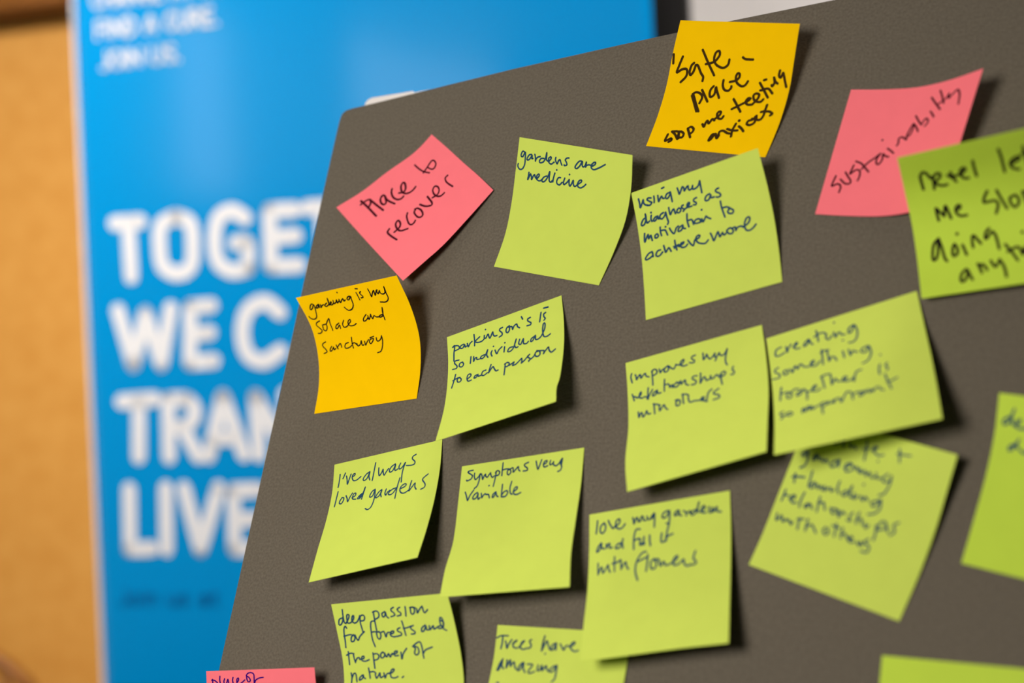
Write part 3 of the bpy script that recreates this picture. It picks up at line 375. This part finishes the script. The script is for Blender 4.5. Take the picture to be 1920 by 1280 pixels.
bm = bmesh.new(); tube(bm, [(.42, .08, -.03), (.42, 2.04, -.02)], .009); bm_obj('support_pole', bm, M['alu'], ban, BAN, True)

# black stand beside the banner
PB = BAN @ Matrix.Translation((.851, 0, -.105))
post = empty('black_stand', PB); tag(post, 'tall black upright stand beside the right edge of the blue banner', 'stand')
bm = bmesh.new(); box(bm, (-.026, .012, -.02), (.026, 2.12, .02), .004); bm_obj('upright', bm, M['black_metal'], post, PB)
bm = bmesh.new(); box(bm, (-.035, 0, -.13), (.16, .014, .035), .004); bm_obj('base_plate', bm, M['black_metal'], post, PB)
bm = bmesh.new(); box(bm, (-.03, 2.115, -.024), (.03, 2.14, .024), .005); bm_obj('top_cap', bm, M['black_metal'], post, PB)

# round-backed wooden chair near the wooden wall
CH = BAN @ Matrix.Translation((-.46, 0, -.27))
chair = empty('wooden_chair', CH); tag(chair, 'dark wooden chair with rounded back in front of the wooden wall', 'chair')
bm = bmesh.new(); arc = [(.20 * math.cos(a), .62 + .20 * math.sin(a), .02) for a in [math.pi * k / 16 for k in range(17)]]
tube(bm, [(.19, .44, 0), (.20, .52, .01)] + arc + [(-.20, .52, .01), (-.19, .44, 0)], .014, 12); bm_obj('backrest_hoop', bm, M['dark_wood'], chair, CH, True)
for x in (-.10, 0, .10):
    bm = bmesh.new(); tube(bm, [(x, .44, 0), (x, .62 + .20 * math.sqrt(1 - (x / .2) ** 2), .02)], .007); bm_obj('spindle', bm, M['dark_wood'], chair, CH, True)
bm = bmesh.new(); prism(bm, [(.22 * math.cos(a) * (1.0), -.19 + .21 * math.sin(a)) for a in [2 * math.pi * k / 32 for k in range(32)]], -.018, .018)
bmesh.ops.rotate(bm, verts=bm.verts, cent=(0, 0, 0), matrix=Matrix.Rotation(math.pi / 2, 3, 'X')); bmesh.ops.translate(bm, verts=bm.verts, vec=(0, .44, 0))
bm_obj('seat', bm, M['dark_wood'], chair, CH)
for x, z in ((.15, -.05), (-.15, -.05), (.15, -.33), (-.15, -.33)):
    bm = bmesh.new(); tube(bm, [(x, .43, z), (x * 1.2, 0, z + (.03 if z > -.1 else -.03))], [.017, .012]); bm_obj('leg', bm, M['dark_wood'], chair, CH, True)

# ------------------------------------------------------------------ display board on its easel
BOARD = frame(BOARD_O, BOARD_X, BOARD_Y, BOARD_N)
MM = Matrix.Scale(.001, 4)
def mmv(V): return [(x * .001, y * .001, z * .001) for x, y, z in V]
outl = [(2.9, -24), (3.3, -14.5), (3.7, -11.0), (4.9, -8.6), (7.6, -7.1), (12, -6.5), (31, -5.7), (132, -.7), (200, 1.2), (272, 2.6), (332, 2.8), (460, 2.4), (880, -4), (892, -8), (897, -16), (890, -640), (886, -652), (876, -658), (4, -648), (-8, -644), (-12, -634), (-9, -520), (-4.5, -368), (-.4, -189), (1.5, -72)]
outl = [(x / 1000, y / 1000) for x, y in outl]
board = empty('display_board', BOARD); tag(board, 'large grey-brown felt display board leaning back, covered in sticky notes', 'board')
bm = bmesh.new(); prism(bm, outl[::-1], -.0115, 0); bmesh.ops.recalc_face_normals(bm, faces=bm.faces); bm_obj('felt_panel', bm, M['felt'], board, BOARD)
bm = bmesh.new()
cxm = (.44, -.32)
a = [bm.verts.new((x, y, -.0008)) for x, y in outl]; g = [bm.verts.new((x + (.0007 if x > cxm[0] else -.0007), y + (.0007 if y > cxm[1] else -.0007), -.0012)) for x, y in outl]
h = [bm.verts.new((q.co.x, q.co.y, -.0120)) for q in g]; n = len(a)
for i in range(n):
    j = (i + 1) % n
    bm.faces.new((a[i], a[j], g[j], g[i])); bm.faces.new((g[i], g[j], h[j], h[i]))
bm.faces.new(h); bmesh.ops.recalc_face_normals(bm, faces=bm.faces); bm_obj('edge_band', bm, M['felt_edge'], board, BOARD)

wp = empty('white_panel', BOARD); tag(wp, 'white rounded panel peeking out behind the top edge of the grey board', 'panel')
bm = bmesh.new(); prism(bm, [(.0100, .0030), (.0104, .0058), (.0122, .0080), (.0150, .0088), (.048, .0077), (.0488, .0064), (.0700, .0062), (.30, -.006), (.30, -.22), (.012, -.21)][::-1], -.019, -.0135)
bmesh.ops.recalc_face_normals(bm, faces=bm.faces); bm_obj('sheet', bm, M['white_plastic'], wp, BOARD)

EAS = BOARD @ Matrix.Translation((.44, -.655, 0))
eas = empty('easel', EAS); tag(eas, 'black metal easel carrying the grey display board', 'easel')
def easel_part(name, path, rad):
    bm = bmesh.new(); tube(bm, path, rad, 12); return bm_obj(name, bm, M['black_metal'], eas, EAS, True)
floor_y = -(BOARD_O[2] / BOARD_Y[2]) + .655
for sx in (-.30, .30):
    k = (BOARD_X[2] * (.44 + sx) + BOARD_N[2] * -.04) / BOARD_Y[2]
    easel_part('leg', [(sx, .55, -.04), (sx, floor_y - k + .013, -.04)], .012)
inv = EAS.inverted()
foot = EAS @ Vector((0, .5, -.06)); foot = Vector((foot.x + .22, foot.y + .36, .012))
easel_part('rear_leg', [(0, .53, -.052), inv @ foot], .012)
easel_part('cross_bar', [(-.31, .52, -.04), (.31, .52, -.04)], .010)
bm = bmesh.new(); box(bm, (-.40, -.024, -.055), (.40, -.006, .012), .003); box(bm, (-.40, -.024, .010), (.40, .004, .015), .002); bm_obj('ledge', bm, M['black_metal'], eas, EAS)

# ------------------------------------------------------------------ sticky notes
INFO = {
 'recover': ('pink', 'ink_maroon', 1.15, 'pink sticky note turned like a diamond, reading Place to recover'),
 'gardens': ('lime', 'ink_blue', .9, 'lime green sticky note reading gardens are medicine'),
 'safe': ('yellow', 'ink_brown', 1.4, 'yellow sticky note above the board edge, reading Safe place stop me feeling anxious'),
 'using': ('lime', 'ink_blue', 1.0, 'lime green sticky note reading using my diagnoses as motivation to achieve more'),
 'gardening': ('yellow', 'ink_black', .74, 'orange-yellow curled sticky note on left board edge, reading gardening is my solace and sanctuary'),
 'always': ('lime', 'ink_blue', .8, "lime green sticky note reading I've always loved gardens"),
 'individual': ('lime', 'ink_blue', .88, 'lime green sticky note ending so individual to each person'),
 'passion': ('lime', 'ink_blue', .92, 'lime green sticky note reading deep passion for forests and the power of nature'),
 'symptoms': ('lime', 'ink_blue', .8, 'lime green sticky note reading symptoms very variable'),
 'improves': ('lime', 'ink_blue', .85, 'lime green sticky note reading improves my relationships with others'),
 'building': ('lime', 'ink_blue', .86, 'lime green sticky note, top covered by another, reading gardening and building relationships'),
 'creating': ('lime', 'ink_blue', .86, 'lime green sticky note reading creating something together is so important'),
 'sustain': ('pink', 'ink_maroon', 1.0, 'pink sticky note with one diagonal word, sustainability'),
 'never': ('lime_deep', 'ink_black', 1.35, 'green sticky note at right edge, reading never let me stop doing anything'),
 'trees': ('lime', 'ink_blue', .9, 'lime green sticky note at bottom reading Trees have amazing'),
 'flowers': ('lime', 'ink_blue', .9, 'lime green sticky note reading love my garden and fill it with flowers'),
 'placeof': ('pink', 'ink_purple', .85, 'pink sticky note with purple writing at the bottom left board edge'),
 'desc': ('lime_deep', 'ink_blue', 1.1, 'blurred green sticky note cut off by the right edge, right of gardening and building note'),
 'corner': ('lime_deep', None, 1, 'blurred green sticky note in the bottom right corner'),
}
for key, (pm, im, width, label) in INFO.items():
    c, strokes = NOTES[key]
    n = 20; g = np.linspace(0, 1, n + 1); gu, gv = np.meshgrid(g, g); P = patch(c, gu, gv)
    org = P[0, n // 2].copy(); org[2] = 0
    dU = np.gradient(P, axis=1); dV = np.gradient(P, axis=0); nn = np.cross(dV, dU); nn /= np.linalg.norm(nn, axis=2)[:, :, None]
    front = (P - org).reshape(-1, 3); back = (P - .14 * nn - org).reshape(-1, 3); N1 = n + 1; k0 = N1 * N1
    F = [(a, a + N1, a + N1 + 1, a + 1) for j in range(n) for a in range(j * N1, j * N1 + n)]
    F += [tuple(q + k0 for q in f[::-1]) for f in F]
    ring = [i for i in range(n)] + [j * N1 + n for j in range(n)] + [n * N1 + i for i in range(n, 0, -1)] + [j * N1 for j in range(n, 0, -1)]
    V = np.vstack([front, back, front[ring], back[ring]]); m_ = len(ring); r0 = 2 * k0
    F += [(r0 + i, r0 + (i + 1) % m_, r0 + m_ + (i + 1) % m_, r0 + m_ + i) for i in range(m_)]
    mw = BOARD @ Matrix.Translation(org * .001)
    o = obj('sticky_note', mmv(V), F, M[pm], None, mw, True)
    tag(o, label, 'sticky note', 'sticky notes on the grey board')
    if im:
        Q, Fc = ribbon([[(x * .076, y * .076) for x, y in st] for st in parse(strokes)], width * 1.06, .45)
        u = Q[:, 0] / 76; v = Q[:, 1] / 76; e = .004
        p = patch(c, u, v); du = patch(c, u + e, v) - patch(c, u - e, v); dv = patch(c, u, v + e) - patch(c, u, v - e)
        nn = np.cross(dv, du); nn /= np.linalg.norm(nn, axis=1)[:, None]
        obj('handwriting', mmv(p + nn * .10 - org), Fc, M[im], o, mw)
